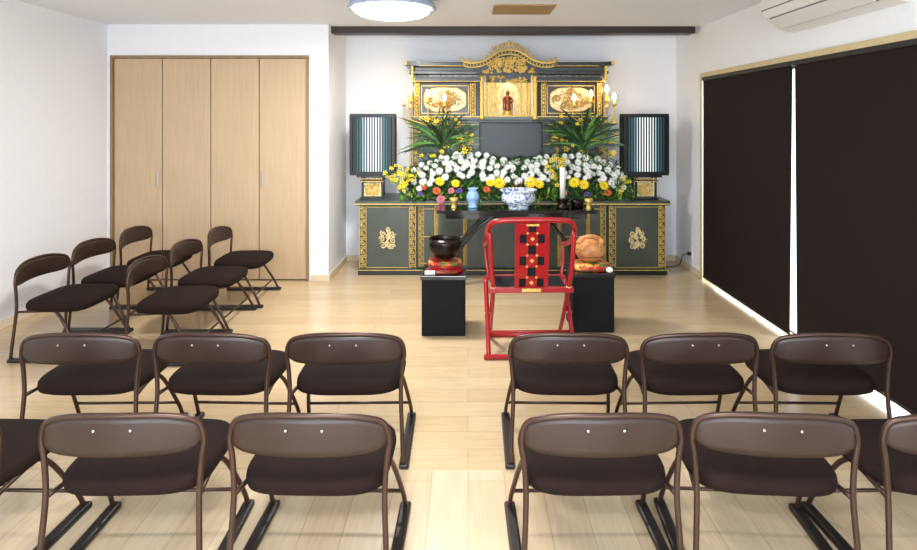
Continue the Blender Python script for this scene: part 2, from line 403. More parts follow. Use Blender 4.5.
def ornateband(b,x,y,z0,z1,w,m=0):
    b.bb(x-w/2,x-w*.43,y-.010,y,z0,z1,m); b.bb(x+w*.43,x+w/2,y-.010,y,z0,z1,m)
    n=int((z1-z0)/(w*.62))
    for i in range(n):
        z=z0+(i+.5)*(z1-z0)/n; s=1 if i%2 else -1
        spiral(b,(x+s*w*.06,z),w*.30,1.3,math.pi/2*s,s,w*.085,y-.004,m)
        b.sph((x-s*w*.28,y-.004,z+w*.2),(w*.11,.009,w*.15),m,6,4)
        b.sph((x-s*w*.28,y-.004,z-w*.1),(w*.09,.009,w*.11),m,6,4)

# ------------------------------------------------------------ altar
AX=.43
A=root('buddhist_altar',(AX,6.1,0),'large tiered dark green lacquer altar with carved gold ornament','altar')
BF=5.81
b=MB()
b.bb(AX-1.495,AX+1.495,BF-.012,6.39,0,.055,1)
b.bb(AX-1.48,AX-.93,BF,6.39,.055,.675)
b.bb(AX+.93,AX+1.48,BF,6.39,.055,.675)
b.bb(AX-.93,AX+.93,BF+.04,6.39,.055,.675)
b.build('base_cabinet',['lacq','lacqd'],parent=A,origin=(AX,6.1,.36),bevel=.004)
MB().bb(AX-1.52,AX+1.52,BF-.03,6.39,.675,.722).build('base_top','lacq',parent=A,origin=(AX,6.1,.7),bevel=.006)
MB().bb(AX-1.522,AX+1.522,BF-.034,BF-.03,.685,.695).build('base_top_gold_line','gold',parent=A,origin=(AX,BF,.69))
MB().bb(AX-1.5,AX+1.5,BF-.016,BF-.012,.045,.052).build('plinth_gold_line','gold',parent=A,origin=(AX,BF,.05))
for s in (-1,1):
    b=MB()
    for dx in (1.447,.967): ornateband(b,AX+s*dx,BF,.07,.67,.066)
    b.bb(AX+s*1.207-.2,AX+s*1.207+.2,BF-.005,BF,.655,.660); b.bb(AX+s*1.207-.2,AX+s*1.207+.2,BF-.005,BF,.07,.075)
    b.build('cabinet_gold_frame','gold',parent=A,origin=(AX+s*1.21,BF,.36))
    b=MB()
    ornateband(b,AX+s*.885,BF+.04,.07,.67,.05)
    for dx in (.74,.46): goldstrip(b,AX+s*dx,BF+.04,.07,.67,.035)
    for z in (.63,.1,.36): b.bb(AX+s*.68-.23,AX+s*.68+.23,BF+.035,BF+.04,z,z+.006)
    b.build('inner_panel_gold_frame','gold',parent=A,origin=(AX+s*.7,BF,.36))
for i,s in enumerate((-1,1)):
    b=MB(); cx=AX+s*1.207
    b.tube(catmull([(cx-.03*s,BF-.008,.255),(cx+.02*s,BF-.012,.30),(cx-.015*s,BF-.012,.37),(cx+.01*s,BF-.008,.44)],6),.009,6,0)
    for (dx,dz,rr,a,dr) in ((-.045,.275,.028,0,1),(.045,.285,.030,2,-1),(-.055,.335,.030,1,1),(.055,.35,.028,3,-1),(-.045,.40,.030,0,-1),(.045,.405,.028,2,1),(0,.445,.022,4,1),(0,.30,.026,5,1),(-.01,.37,.026,2,1)):
        spiral(b,(cx+s*dx,dz),rr,1.4,a,dr,.008,BF-.008,0)
    for k in range(26):
        a=k*2*math.pi/26; rr=U(.02,.05); b.leaf((cx+rr*math.cos(a),BF-.006,.35+rr*1.3*math.sin(a)),(math.cos(a+.5),-.15,math.sin(a+.5)),.055,.026,0,0)
    b.build('carved_crest','goldp',parent=A,origin=(cx,BF,.35),label='openwork pale gold crest on the cabinet front')
# tiers
MB().bb(AX-1.02,AX+1.02,5.96,6.39,.722,1.0).build('lower_step','lacq',parent=A,origin=(AX,6.1,.86),bevel=.004)
UX=.41
b=MB(); b.bb(UX-.97,UX+.97,6.12,6.39,1.0,1.50); b.bb(UX-1.0,UX+1.0,6.08,6.39,1.50,1.535)
b.build('upper_cabinet','lacq',parent=A,origin=(UX,6.2,1.3),bevel=.004)
b=MB(); b.bb(UX-.97,UX+.97,6.34,6.39,1.50,1.90)
for s in (-1,1): b.bb(UX+s*.955-.015,UX+s*.955+.015,6.12,6.39,1.535,1.9)
b.build('upper_backing','lacqd',parent=A,origin=(UX,6.35,1.7))
for s in (-1,1):
    b=MB()
    goldstrip(b,UX+s*.945,6.12,1.02,1.49,.036)
    goldstrip(b,UX+s*.50,6.12,1.02,1.49,.026)
    for z in (1.05,1.25,1.45): b.bb(UX+s*.62-.34,UX+s*.62+.34,6.115,6.12,z,z+.006)
    b.build('lower_gold_column_trim','gold',parent=A,origin=(UX+s*.9,6.12,1.25))
    b=MB()
    for dx in (.93,.36): goldstrip(b,UX+s*dx,6.12,1.54,1.88,.05)
    b.bb(UX+s*.62-.37,UX+s*.62+.37,6.072,6.12,1.530,1.539)
    # round gilt pillar beside the niche
    b.lathe([(.030,1.50),(.030,1.53),(.020,1.545),(.019,1.88),(.028,1.90),(.030,1.94),(.022,1.95)],(UX+s*.27,6.08,0),14)
    b.build('upper_gold_column_trim','gold',parent=A,origin=(UX+s*.6,6.12,1.7))
for i,s in enumerate((-1,1)):
    cx=UX+s*.645
    b=MB(); b.bb(cx-.26,cx+.26,6.16,6.34,1.541,1.88,1)
    b.bb(cx-.245,cx+.245,6.145,6.16,1.565,1.573); b.bb(cx-.245,cx+.245,6.145,6.16,1.847,1.855)
    b.bb(cx-.245,cx-.237,6.145,6.16,1.565,1.855); b.bb(cx+.237,cx+.245,6.145,6.16,1.565,1.855)
    pl=[]
    for k in range(40):
        a=2*math.pi*k/40; lob=1+.05*math.cos(4*a)
        pl.append((cx+.205*lob*math.copysign(abs(math.cos(a))**.45,math.cos(a)),1.71+.115*lob*math.copysign(abs(math.sin(a))**.45,math.sin(a))))
    b.prism(pl,6.148,6.16,2)
    b.tube([(x,6.147,z) for x,z in pl],.005,5,0,True)
    relief(b,cx,1.71,.40,.21,6.142,15,31+i,.0045,3)
    b.build('carved_panel',['gold','lacqd','cream','golddeep'],parent=A,origin=(cx,6.15,1.7),label='gilt relief panel in a gold frame')
# cornice
for s in (-1,1):
    b=MB()
    def seg(half,inner=.28): return (UX-half,UX-inner) if s<0 else (UX+inner,UX+half)
    x0,x1=seg(1.04)
    # flared roof slab: tip lifts a little
    xt=UX+s*1.05; xi=UX+s*.28; xm=UX+s*.9
    poly=[(xi,2.035),(xm,2.035),(xt,2.048),(xt,2.088),(xm,2.078),(xi,2.078)]
    if s<0: poly=poly[::-1]
    b.prism(poly,5.98,6.39,1)
    xa,xb=seg(.95); b.bb(xa,xb,6.06,6.39,1.995,2.035,0)
    xa,xb=seg(1.0); b.bb(xa,xb,6.02,6.39,1.962,1.995,1)
    xa,xb=seg(.93); b.bb(xa,xb,6.09,6.39,1.925,1.962,0)
    xa,xb=seg(.97); b.bb(xa,xb,6.05,6.39,1.885,1.925,1)
    b.build('cornice',['lacq','lacqd'],parent=A,origin=(UX+s*.67,6.2,2.0),bevel=.004)
    b=MB()
    xa,xb=seg(.9); b.bb(xa,xb,5.974,5.985,2.037,2.042)
    xa,xb=seg(.97); b.bb(xa,xb,6.044,6.10,1.887,1.892)
    b.box((UX+s*1.035,5.974,2.068),(.03,.012,.036)); b.box((UX+s*.96,6.044,1.905),(.03,.012,.04))
    b.bb(UX+s*.965-.010,UX+s*.965+.010,5.98,6.1,1.888,2.04)
    for k in range(9):
        x=xa+.05+(k+.5)*(xb-xa-.1)/9
        b.sph((x,6.088,1.944),(.008,.012,.008),0,8,6)
    b.build('cornice_gold_trim','gold',parent=A,origin=(UX+s*.67,6.05,2.0))
# pediment
hp=[(0,2.205),(.09,2.190),(.165,2.145),(.24,2.10),(.32,2.078),(.40,2.075),(.46,2.09)]
pc=catmull([(UX-x,5.95,z) for x,z in reversed(hp)]+[(UX+x,5.95,z) for x,z in hp[1:]],5)
b=MB()
def band(pc,y0,y1,th,m,dz=0):
    n=len(pc); vs=[]
    for p in pc: vs+=[(p.x,y0,p.z+dz),(p.x,y1,p.z+dz),(p.x,y1,p.z+dz-th),(p.x,y0,p.z+dz-th)]
    fs=[]
    for i in range(n-1):
        for k in range(4): fs.append((i*4+k,(i+1)*4+k,(i+1)*4+(k+1)%4,i*4+(k+1)%4))
    fs+=[(0,1,2,3),((n-1)*4+3,(n-1)*4+2,(n-1)*4+1,(n-1)*4)]
    b.add(vs,fs,m)
band(pc,5.93,6.39,.018,0); band(pc,5.96,6.39,.024,1,-.018); band(pc,5.98,6.39,.010,0,-.042)
b.tube([p+Vector((0,-.022,-.004)) for p in pc],.008,6,0)
poly=[(p.x,p.z-.05) for p in pc[6:-6]]
b.prism([(UX+.28,1.975),]+[(x,z) for x,z in reversed(poly)]+[(UX-.28,1.975)],6.03,6.10,1)
relief(b,UX,2.06,.46,.15,6.015,22,77,.006)
relief(b,UX,1.995,.56,.05,6.015,14,78,.005,0,False)
for k in range(31):
    p=pc[min(len(pc)-1,1+int(k*(len(pc)-3)/30))]
    b.sph((p.x,5.95,p.z-.031),(.009,.010,.009),0,7,5)
b.sph((UX,5.95,2.255),(.018,.016,.034),0,10,8)
for s in (-1,1):
    for (dx,dz,rr) in ((.035,2.240,.028),(.072,2.232,.025),(.108,2.212,.023),(.145,2.188,.021),(.182,2.160,.019),(.225,2.130,.017)):
        spiral(b,(UX+s*dx,dz),rr,1.3,0 if s>0 else math.pi,s,.0068,5.95)
    spiral(b,(UX+s*.45,2.095),.026,1.3,math.pi/2,-s,.008,5.94)
    spiral(b,(UX+s*.395,2.10),.018,1.3,math.pi/2,-s,.006,5.94)
    for k in range(7): b.leaf((UX+s*(.01+.028*k),5.95,2.235-.010*k),(s*.4,-.1,.9),.055,.020,0,0)
    b.box((UX+s*.03,6.08,2.195),(.03,.2,.02))
b.build('gold_pediment',['gold','lacqd'],parent=A,origin=(UX,6.1,2.1),label='curved gable with bright gold openwork carving')
# centre shrine
b=MB()
b.bb(UX-.25,UX+.25,6.30,6.34,1.53,1.98,0)
b.bb(UX-.25,UX-.235,6.10,6.30,1.53,1.98,1); b.bb(UX+.235,UX+.25,6.10,6.30,1.53,1.98,1)
b.bb(UX-.30,UX+.30,6.09,6.34,1.955,1.98,2)
b.build('shrine_niche',['shrine','goldp','lacqd'],parent=A,origin=(UX,6.2,1.7),label='gilded central niche')
b=MB()
for s in (-1,1):
    for k in range(2):
        cx=UX+s*(.19-.06*k); b.bb(cx-.016,cx+.016,6.10+.02*k,6.106+.02*k,1.535,1.93,0)
        for j in range(14): b.sph((cx,6.098+.02*k,1.55+.028*j),(.009,.006,.009),0,6,5)
b.bb(UX-.23,UX+.23,6.10,6.106,1.88,1.955,1)
relief(b,UX,1.915,.42,.07,6.095,14,99,.005,0,False)
arc=catmull([(UX-.11,6.1,1.80),(UX-.08,6.1,1.86),(UX,6.1,1.885),(UX+.08,6.1,1.86),(UX+.11,6.1,1.80)],5); b.tube(arc,.006,6)
b.bb(UX-.24,UX+.24,6.09,6.13,1.535,1.545)
b.build('shrine_gold_screen',['gold','lacqd'],parent=A,origin=(UX,6.1,1.7))
# statue
sx,sy,sz=UX,6.19,1.535
S=root('buddha_statue',(sx,sy,sz),'small standing bronze buddha figure with round halo in the niche','statue')
b=MB(); b.lathe([(.06,0),(.062,.012),(.045,.02),(.05,.03),(.035,.038),(.055,.052),(.048,.06)],(sx,sy,sz),20)
b.build('lotus_pedestal','gold',parent=S,origin=(sx,sy,sz))
b=MB(); q=.78
b.lathe([(r_,.06+(z_-.08)*q) for r_,z_ in [(.032,.08),(.038,.10),(.034,.15),(.030,.19),(.036,.225),(.040,.25),(.030,.272),(.012,.28),(.012,.288),(.020,.295),(.023,.312),(.020,.328),(.010,.335),(.011,.343),(.004,.352)]],(sx,sy,sz),18,0,.9,.7)
for s in (-1,1):
    b.tube(catmull([(sx+s*.034,sy,sz+.195),(sx+s*.046,sy-.005,sz+.165),(sx+s*.034,sy-.03,sz+.145),(sx+s*.008,sy-.035,sz+.155)],5),.009,7)
    b.tube(catmull([(sx+s*.036,sy-.01,sz+.155),(sx+s*.045,sy-.01,sz+.11),(sx+s*.04,sy-.01,sz+.07)],4),.007,6)
b.build('figure','statue',parent=S,origin=(sx,sy,sz+.15))
b=MB(); b.tube([(sx+.055*math.cos(a),sy+.03,sz+.235+.055*math.sin(a)) for a in [2*math.pi*k/28 for k in range(28)]],.004,6,0,True)
b.tube([(sx,sy+.03,sz+.05),(sx,sy+.03,sz+.25)],.005,6); b.build('halo','gold',parent=S,origin=(sx,sy+.03,sz+.235))
# monitor
mx,my=.43,6.0
S=root('monitor',(mx,my,1.0),'flat black screen monitor on a stand amid the flowers','monitor')
MB().bb(mx-.315,mx+.315,my-.02,my+.02,1.12,1.478).build('casing','bezel',parent=S,origin=(mx,my,1.3),bevel=.004)
MB().bb(mx-.295,mx+.295,my-.022,my-.0195,1.145,1.459).build('screen','screen',parent=S,origin=(mx,my-.02,1.3))
MB().bb(mx-.03,mx+.03,my,my+.02,1.01,1.2).bb(mx-.12,mx+.12,my-.03,my+.09,1.0,1.012).build('stand','bezel',parent=S,origin=(mx,my,1.0),bevel=.002)
# lanterns
def lantern(cx):
    cy,z0=5.90,.722
    r=root('lattice_lantern',(cx,cy,z0),'square black slatted lantern with pale light and gold carved foot','lantern','pair of lattice lanterns flanking the altar')
    b=MB(); b.bb(cx-.12,cx+.12,cy-.08,cy+.08,z0,z0+.02)
    for s in (-1,1):
        for t in (-1,1): b.bb(cx+s*.095-.010,cx+s*.095+.010,cy+t*.06-.010,cy+t*.06+.010,z0+.02,z0+.24)
    b.bb(cx-.115,cx+.115,cy-.085,cy+.085,z0+.178,z0+.192); b.bb(cx-.15,cx+.15,cy-.09,cy+.09,z0+.222,z0+.242)
    b.build('foot','lacqd',parent=r,origin=(cx,cy,z0),bevel=.002)
    b=MB(); b.bb(cx-.084,cx+.084,cy-.05,cy-.04,z0+.035,z0+.165,1); relief(b,cx,z0+.10,.16,.12,cy-.055,9,5,.005,0,False)
    b.bb(cx-.11,cx+.11,cy-.09,cy-.04,z0+.179,z0+.186)
    for k in range(9): b.sph((cx-.092+.023*k,cy-.075,z0+.206),(.010,.010,.010),0,8,6)
    b.build('carved_foot_panel',['gold','goldp'],parent=r,origin=(cx,cy,z0+.1))
    b=MB(); zb,zt=z0+.242,z0+.838; ns=17; hw_=.205; hd=.085
    for t in (-1,1):
        b.bb(cx-hw_-.01,cx+hw_+.01,cy+t*hd-.01,cy+t*hd+.01,zb,zb+.035); b.bb(cx-hw_-.01,cx+hw_+.01,cy+t*hd-.01,cy+t*hd+.01,zt-.035,zt)
        for k in range(ns):
            x=cx-hw_+k*2*hw_/(ns-1); wd=.013 if k in (0,ns-1) else .0062; b.bb(x-wd,x+wd,cy+t*hd-.008,cy+t*hd+.008,zb+.02,zt-.02)
    for s in (-1,1):
        b.bb(cx+s*hw_-.01,cx+s*hw_+.01,cy-hd,cy+hd,zb,zb+.03); b.bb(cx+s*hw_-.01,cx+s*hw_+.01,cy-hd,cy+hd,zt-.03,zt)
        for k in range(6):
            y=cy-hd+k*2*hd/5; b.bb(cx+s*hw_-.006,cx+s*hw_+.006,y-.0075,y+.0075,zb+.02,zt-.02)
    b.bb(cx-hw_,cx+hw_,cy-hd,cy+hd,zt-.008,zt)
    b.bb(cx-hw_,cx+hw_,cy-hd,cy+hd,zb,zb+.008)
    b.build('slatted_shade','slat',parent=r,origin=(cx,cy,zb+.3))
    MB().bb(cx-.18,cx+.18,cy-.068,cy+.068,zb+.01,zt-.01).build('inner_paper','lside',parent=r,origin=(cx,cy,zb+.3),label='glowing pale blue paper core')
    return r
lantern(-.93); lantern(1.73)
# candelabra
def candel(cx,s):
    cy,z0=6.03,1.0
    r=root('candelabra',(cx,cy,z0),'tall gold branched candle lamp with white flame bulbs','candelabra','pair of gold candelabras')
    b=MB(); b.lathe([(.05,0),(.052,.012),(.02,.03),(.012,.06),(.010,.3),(.018,.32),(.010,.34),(.009,.60),(.022,.62),(.028,.64),(.010,.66),(.008,.74)],(cx,cy,z0),14)
    tips=[(cx,cy,z0+.74)]
    for dx,dz in ((s*.17,.69),(s*.34,.65),(-s*.06,.66)):
        x=cx+dx
        b.tube(catmull([(cx,cy,z0+.50),(cx+dx*.5,cy-.02,z0+.46),(x,cy-.06,z0+.52),(x,cy-.06,z0+dz)],6),.006,6)
        tips.append((x,cy-.06,z0+dz))
    for t in tips: b.lathe([(.005,-.03),(.024,-.01),(.026,0),(.010,.002),(.010,.04)],t,12)
    b.sph((cx,cy-.01,z0+.70),(.03,.03,.035),0,8,6)
    b.build('gold_stand','gold',parent=r,origin=(cx,cy,z0))
    for t in tips:
        MB().lathe([(.006,.04),(.019,.060),(.019,.080),(.007,.108),(0,.115)],t,10).build('flame_bulb','bulb',parent=r,origin=t)
        l=bpy.data.lights.new('bulb_light','POINT'); l.energy=.5; l.color=(1,.75,.42); l.shadow_soft_size=.02
        lo=bpy.data.objects.new('bulb_light',l); COL.objects.link(lo); lo.location=(t[0],t[1]-.05,t[2]+.09)
candel(-.575,1); candel(1.395,-1)

# ------------------------------------------------------------ flowers
def petal(b,ang,tilt,l,w,m,z=0,r0=0.004):
    d=Vector((math.cos(ang)*math.cos(tilt),math.sin(ang)*math.cos(tilt),math.sin(tilt))); s=Vector((-math.sin(ang),math.cos(ang),0))
    o=Vector((math.cos(ang)*r0,math.sin(ang)*r0,z)); up=Vector((0,0,l*.12))
    b.add([o,o+d*l*.5-s*w/2+up,o+d*l*.5+s*w/2+up,o+d*l-s*w*.3+up*.5,o+d*l+s*w*.3+up*.5],[(0,1,2),(1,3,4,2)],m,False)
def flower(kind):
    b=MB()
    if kind=='chrysanthemum':
        for k in range(15): petal(b,k*2*math.pi/15,.08,.042,.010,0)
        for k in range(13): petal(b,k*2*math.pi/13+.2,.40,.033,.009,0,.003)
        for k in range(8): petal(b,k*2*math.pi/8,.9,.018,.007,0,.006)
        b.sph((0,0,.010),(.010,.010,.008),1,8,5); ms=['wflow','wcent']
    elif kind=='gerbera':
        for k in range(14): petal(b,k*math.pi/7,.12,.052,.018,0)
        for k in range(12): petal(b,k*math.pi/6+.2,.45,.040,.015,0,.003)
        b.sph((0,0,.010),(.013,.013,.012),1,8,5); ms=['yflow','ycent']
    elif kind=='orchid':
        for k in range(5): petal(b,k*2*math.pi/5,.2,.020,.015,0)
        b.sph((0,0,.004),(.004,.004,.005),1,6,4); ms=['yflow','ycent']
    elif kind=='lily':
        for k in range(6): petal(b,k*math.pi/3,.5,.042,.018,0)
        for k in range(3): petal(b,k*2*math.pi/3,1.1,.03,.005,1)
        ms=['yflow','ycent']
    elif kind in ('carnation_orange','carnation_pink','statice'):
        for j,(n,t,l) in enumerate(((12,.2,.036),(10,.6,.032),(7,1.0,.026))):
            for k in range(n): petal(b,k*2*math.pi/n+j*.3,t,l,.016,0,j*.004)
        ms=[{'carnation_orange':'oflow','carnation_pink':'pflow','statice':'vflow'}[kind]]
    me_o=b.build('tmp',ms); me=me_o.data; bpy.data.objects.remove(me_o); return me
FM={k:flower(k) for k in ('chrysanthemum','gerbera','orchid','lily','carnation_orange','carnation_pink','statice')}
FN={'chrysanthemum':'white_chrysanthemum','gerbera':'yellow_gerbera','orchid':'yellow_orchid','lily':'yellow_lily','carnation_orange':'orange_carnation','carnation_pink':'pink_carnation','statice':'violet_statice'}
def frot(up,jit):
    n=Vector((U(-jit,jit),-1,up+U(-jit,jit))).normalized()
    return Vector((0,0,1)).rotation_difference(n)
def place(kind,p,parent,sc=1.0,up=.6,jit=.35):
    o=bpy.data.objects.new(FN[kind],FM[kind]); COL.objects.link(o)
    o.rotation_mode='QUATERNION'; o.rotation_quaternion=frot(up,jit)
    o.scale=(sc,)*3; o.parent=parent; o.location=Vector(p)-WP[parent.name]
def addflower(b,kind,p,sc,up=.6,jit=.35):
    me=FM[kind]; q=frot(up,jit); o=len(b.v)
    for v in me.vertices: b.v.append(Vector(p)+q@(v.co*sc))
    for f in me.polygons: b.f.append([i+o for i in f.vertices]); b.m.append(f.material_index); b.s.append(False)
F=root('flower_arrangement',(AX,5.88,.722),'wide bank of white chrysanthemums, yellow gerberas and greenery','flowers')
def H(x):
    xs=[-.55,-.28,-.03,.2,.46,.7,1.05,1.3,1.54]; hs=[1.0,1.13,1.165,1.12,1.085,1.12,1.15,1.11,1.0]
    x=max(xs[0],min(xs[-1],x))
    for i in range(8):
        if x<=xs[i+1]: t=(x-xs[i])/(xs[i+1]-xs[i]); return hs[i]*(1-t)+hs[i+1]*t
    return hs[-1]
b=MB()
for i in range(3900):
    x=U(-.62,1.60); t=R()**1.0; h=.735+(H(x)+.02-.735)*t; y=5.81+.13*t+U(-.07,.03)
    d=(U(-1,1),U(-1.2,-.1),U(-.3,.8)); 
    b.leaf((x,y+.02,h),d,U(.05,.11),U(.012,.026),random.choice((0,1,1,1,2) if t<.5 else (0,1,1)))
b.bb(-.5,1.5,5.86,5.95,.725,.93,0)
b.build('foliage',['leafd','leafm','leafy'],parent=F,origin=(AX,5.88,.722))
for row in range(4):
    n=(27,27,26,18)[row]
    for i in range(n):
        x=-.53+2.07*(i+.5+(row%2)*.5-.25)/n+U(-.022,.022)
        h=H(x)+.0-.056*row+U(-.014,.014)+.014*math.sin(x*9); y=5.92-.040*row
        place('chrysanthemum',(x,y-.04,h),F,U(.66,.84),.5,.35)
b=MB()
for row in range(4):
    n=18
    for i in range(n):
        x=-.50+2.02*(i+R())/n
        addflower(b,'chrysanthemum',(x,5.92-.040*row-.034,H(x)-.028-.056*row+U(-.01,.01)),U(.5,.72))
o=b.build('white_chrysanthemum_mass',['wflow','wcent'],parent=F,origin=(AX,5.9,1.05)); o['kind']='stuff'
for x,h,k,s in [(-.27,.91,'gerbera',.85),(.30,.895,'gerbera',1.1),(.22,.90,'gerbera',.9),(.60,.90,'gerbera',1.1),(.68,.885,'gerbera',.9),(1.02,.90,'gerbera',1.0),(1.11,.88,'gerbera',.9),(-.12,.89,'gerbera',.8),(1.30,.87,'gerbera',.9),
  (-.30,.82,'carnation_orange',1.0),(.18,.83,'carnation_orange',.9),(1.34,.80,'carnation_orange',.9),(-.42,.85,'carnation_orange',.7),
  (-.26,.74,'carnation_pink',1.1),(-.16,.82,'carnation_pink',.8),(.92,.80,'carnation_pink',.8),
  (-.08,.82,'statice',.8),(1.14,.79,'statice',.7),(-.46,.79,'statice',.6)]:
    place(k,(x,5.745,h),F,s)
def bouquet(cx,cy,z0,h,w,nl,nf,label,spiky,kinds):
    r=root('flower_bouquet',(cx,cy,z0),label,'flowers')
    b=MB(); b.lathe([(.04,0),(.045,.01),(.025,.04),(.045,.10),(.05,.14),(.03,.18),(.04,.20)],(cx,cy,z0),16); b.build('gold_vase','gold',parent=r,origin=(cx,cy,z0))
    b=MB(); tips=[]
    for i in range(32):
        a=U(-1,1); p=Vector((cx+a*w/2,cy+U(-.06,.02),z0+h*U(.45,1)*(1-.2*abs(a))))
        b.tube(catmull([(cx,cy,z0+.18),(cx+a*w*.2,cy-.01,z0+h*.5),p],4),.003,4,1); tips.append(p)
    for i in range(nl):
        a=U(-1,1); q=Vector((cx+a*w*.45,cy+U(-.09,.0),z0+.10+(h-.14)*R()*(1-.25*abs(a))))
        b.leaf(q,(a*1.2+U(-.4,.4),U(-.8,.1),U(-.2,.9)),U(.05,.11),U(.012,.024),random.choice((0,1,1,2,3)))
    for i in range(spiky):
        a=(i+.5)/spiky*2-1+U(-.05,.05); b.blade((cx+a*.06,cy-.07-.04*R(),z0+h*U(.35,.6)),(a*1.3,U(-.3,0),U(.15,.9)),U(.24,.44),U(.018,.028),random.choice((0,1,3,3)),U(.05,.45))
    b.build('foliage',['leafd','leafm','leafy','leafdd'],parent=r,origin=(cx,cy,z0))
    for i in range(nf):
        p=tips[i%len(tips)]; k=random.choice(kinds)
        place(k,(p.x+U(-.03,.03),p.y-.07,p.z+U(-.12,.01)),r,U(.75,1.05))
    return r
bouquet(-.25,5.99,1.0,.62,.58,400,42,'bouquet of yellow lilies and orchids with dark leaves',34,['lily','orchid','orchid','orchid','orchid'])
bouquet(1.13,5.99,1.0,.62,.62,400,30,'bouquet of yellow orchids with long spiky green leaves',72,['lily','orchid','orchid','orchid','orchid'])
def spray(cx,cy,z0,h,w,n,label):
    r=root('orchid_spray',(cx,cy,z0),label,'flowers')
    b=MB(); pts=[]
    for i in range(9):
        a=(i+.5)/9*2-1; path=catmull([(cx,cy,z0+.03),(cx+a*w*.2,cy-.02,z0+h*.55),(cx+a*w*.5,cy-.05,z0+h*(1-.25*a*a))],6)
        b.tube(path,.003,4,0); pts+=path[4:]
    for i in range(120):
        p=random.choice(pts); b.leaf(p,(U(-1,1),U(-1,0),U(-.3,.6)),U(.03,.08),.014,random.choice((0,1)))
    b.lathe([(.03,0),(.035,.05),(.02,.06)],(cx,cy,z0),12,0)
    b.build('stems',['leafm','leafy'],parent=r,origin=(cx,cy,z0))
    for i in range(n):
        p=random.choice(pts); place('orchid',(p.x+U(-.03,.03),p.y-.03,p.z+U(-.03,.03)),r,U(.7,1.1))
spray(-.64,5.80,.722,.33,.36,38,'loose spray of small yellow orchids beside the lantern')
spray(1.47,5.80,.722,.22,.20,9,'low spray of yellow orchids beside the lantern')
spray(.84,5.80,.722,.44,.18,22,'tall spray of small yellow orchids before the white flowers')

# ------------------------------------------------------------ offering table
tx0,tx1,ty0,ty1,tz=-.28,1.14,5.30,5.70,.70
T=root('offering_table',((tx0+tx1)/2,5.5,0),'long black lacquer table with splayed legs before the altar','table')
MB().bb(tx0,tx1,ty0,ty1,tz-.03,tz).build('table_top','black',parent=T,origin=(AX,5.5,tz),bevel=.004)
MB().bb(tx0+.08,tx1-.08,ty0+.03,ty1-.03,tz-.08,tz-.03).build('apron','black',parent=T,origin=(AX,5.5,tz-.05))
for s in (-1,1):
    for y in (ty0+.05,ty1-.05):
        b=MB(); b.tube(catmull([(AX+s*.20,y,tz-.05),(AX+s*.36,y,.52),(AX+s*.52,y,.30),(AX+s*.58,y,.015)],6),.026,8,0,flat=.6)
        b.box((AX+s*.58,y,.012),(.08,.04,.024)); b.build('leg','black',parent=T,origin=(AX+s*.5,y,.3))
def lobj(name,prof,c,mats,label,cat,seg=28):
    return top(MB().lathe(prof,c,seg).build(name,mats,origin=c),label,cat)
c=(.455,5.42,tz)
S=root('incense_burner',c,'blue and white porcelain incense bowl with ash and sticks','incense burner')
MB().lathe([(.09,0),(.095,.012),(.08,.02),(.13,.05),(.155,.09),(.15,.13),(.14,.145),(.165,.165),(.168,.175),(.155,.172),(.13,.145),(0,.14)],c,32).build('bowl','blue',parent=S,origin=c)
for i in range(5):
    x=c[0]+(i-2)*.03; MB().cyl((x,c[1]+U(-.05,.05),tz+.13),(x+U(-.02,.02),c[1]+U(-.05,.05),tz+.25),.003,5).build('incense_stick','stick',parent=S,origin=(x,c[1],tz+.2))
lobj('flower_vase',[(.045,0),(.05,.01),(.035,.025),(.058,.07),(.062,.11),(.042,.145),(.036,.16),(.052,.18),(.046,.18),(.03,.155),(0,.15)],(.045,5.48,tz),'vase','small blue glazed vase on the black table','vase')
c=(.86,5.45,tz)
S=root('altar_candle',c,'thick white candle on a dark metal holder','candle')
MB().lathe([(.06,0),(.065,.015),(.04,.03),(.045,.06),(.065,.085),(.06,.095),(0,.09)],c,20).build('holder','bronze',parent=S,origin=c)
MB().lathe([(.026,.09),(.026,.36),(.022,.37),(0,.365)],c,18).tube([(c[0],c[1],tz+.36),(c[0],c[1],tz+.385)],.002,5).build('candle','wax',parent=S,origin=c)
lobj('small_bell',[(.05,0),(.055,.02),(.06,.05),(.062,.07),(.055,.07),(.05,.03),(0,.02)],(1.0,5.5,tz),'bronze','small dark metal bell bowl on the table','bell')
cup=[(.03,0),(.02,.01),(.02,.04),(.035,.06),(.04,.09),(.035,.09),(0,.05)]
a=lobj('offering_cup',cup,(-.13,5.48,tz),'gold','small gold offering cup on the black table','cup'); a['group']='gold offering cups'
a=lobj('offering_cup',cup,(1.09,5.42,tz),'gold','small gold offering cup on the black table','cup'); a['group']='gold offering cups'

# ------------------------------------------------------------ black stands
def stand(cx,y0,w,h,label):
    c=(cx,y0+w/2,0)
    r=root('black_stand',c,label,'stand','black stands for the ritual instruments')
    b=MB(); b.bb(cx-w/2+.008,cx+w/2-.008,y0+.008,y0+w-.008,0.001,h-.03); b.build('draped_body','cloth',parent=r,origin=(cx,c[1],h/2),bevel=.006)
    MB().bb(cx-w/2,cx+w/2,y0,y0+w,h-.03,h).build('stand_top','black',parent=r,origin=(cx,c[1],h),bevel=.004)
stand(-.17,4.15,.32,.42,'black box stand holding the singing bowl')
stand(.885,4.22,.31,.42,'black box stand holding the wooden fish drum')
c=(-.165,4.31,.42)
S=root('singing_bowl',c,'dark bronze singing bowl on a patterned cushion and red stand','singing bowl')
b=MB(); b.lathe([(.125,0),(.135,.01),(.11,.022),(.11,.038),(.13,.048),(.10,.052),(0,.052)],c,28); b.build('ring_stand','redl',parent=S,origin=c)
b=MB(); b.cushion((c[0],c[1],.471),.24,.24,.028,0,2.2); b.build('cushion','brocade',parent=S,origin=c)
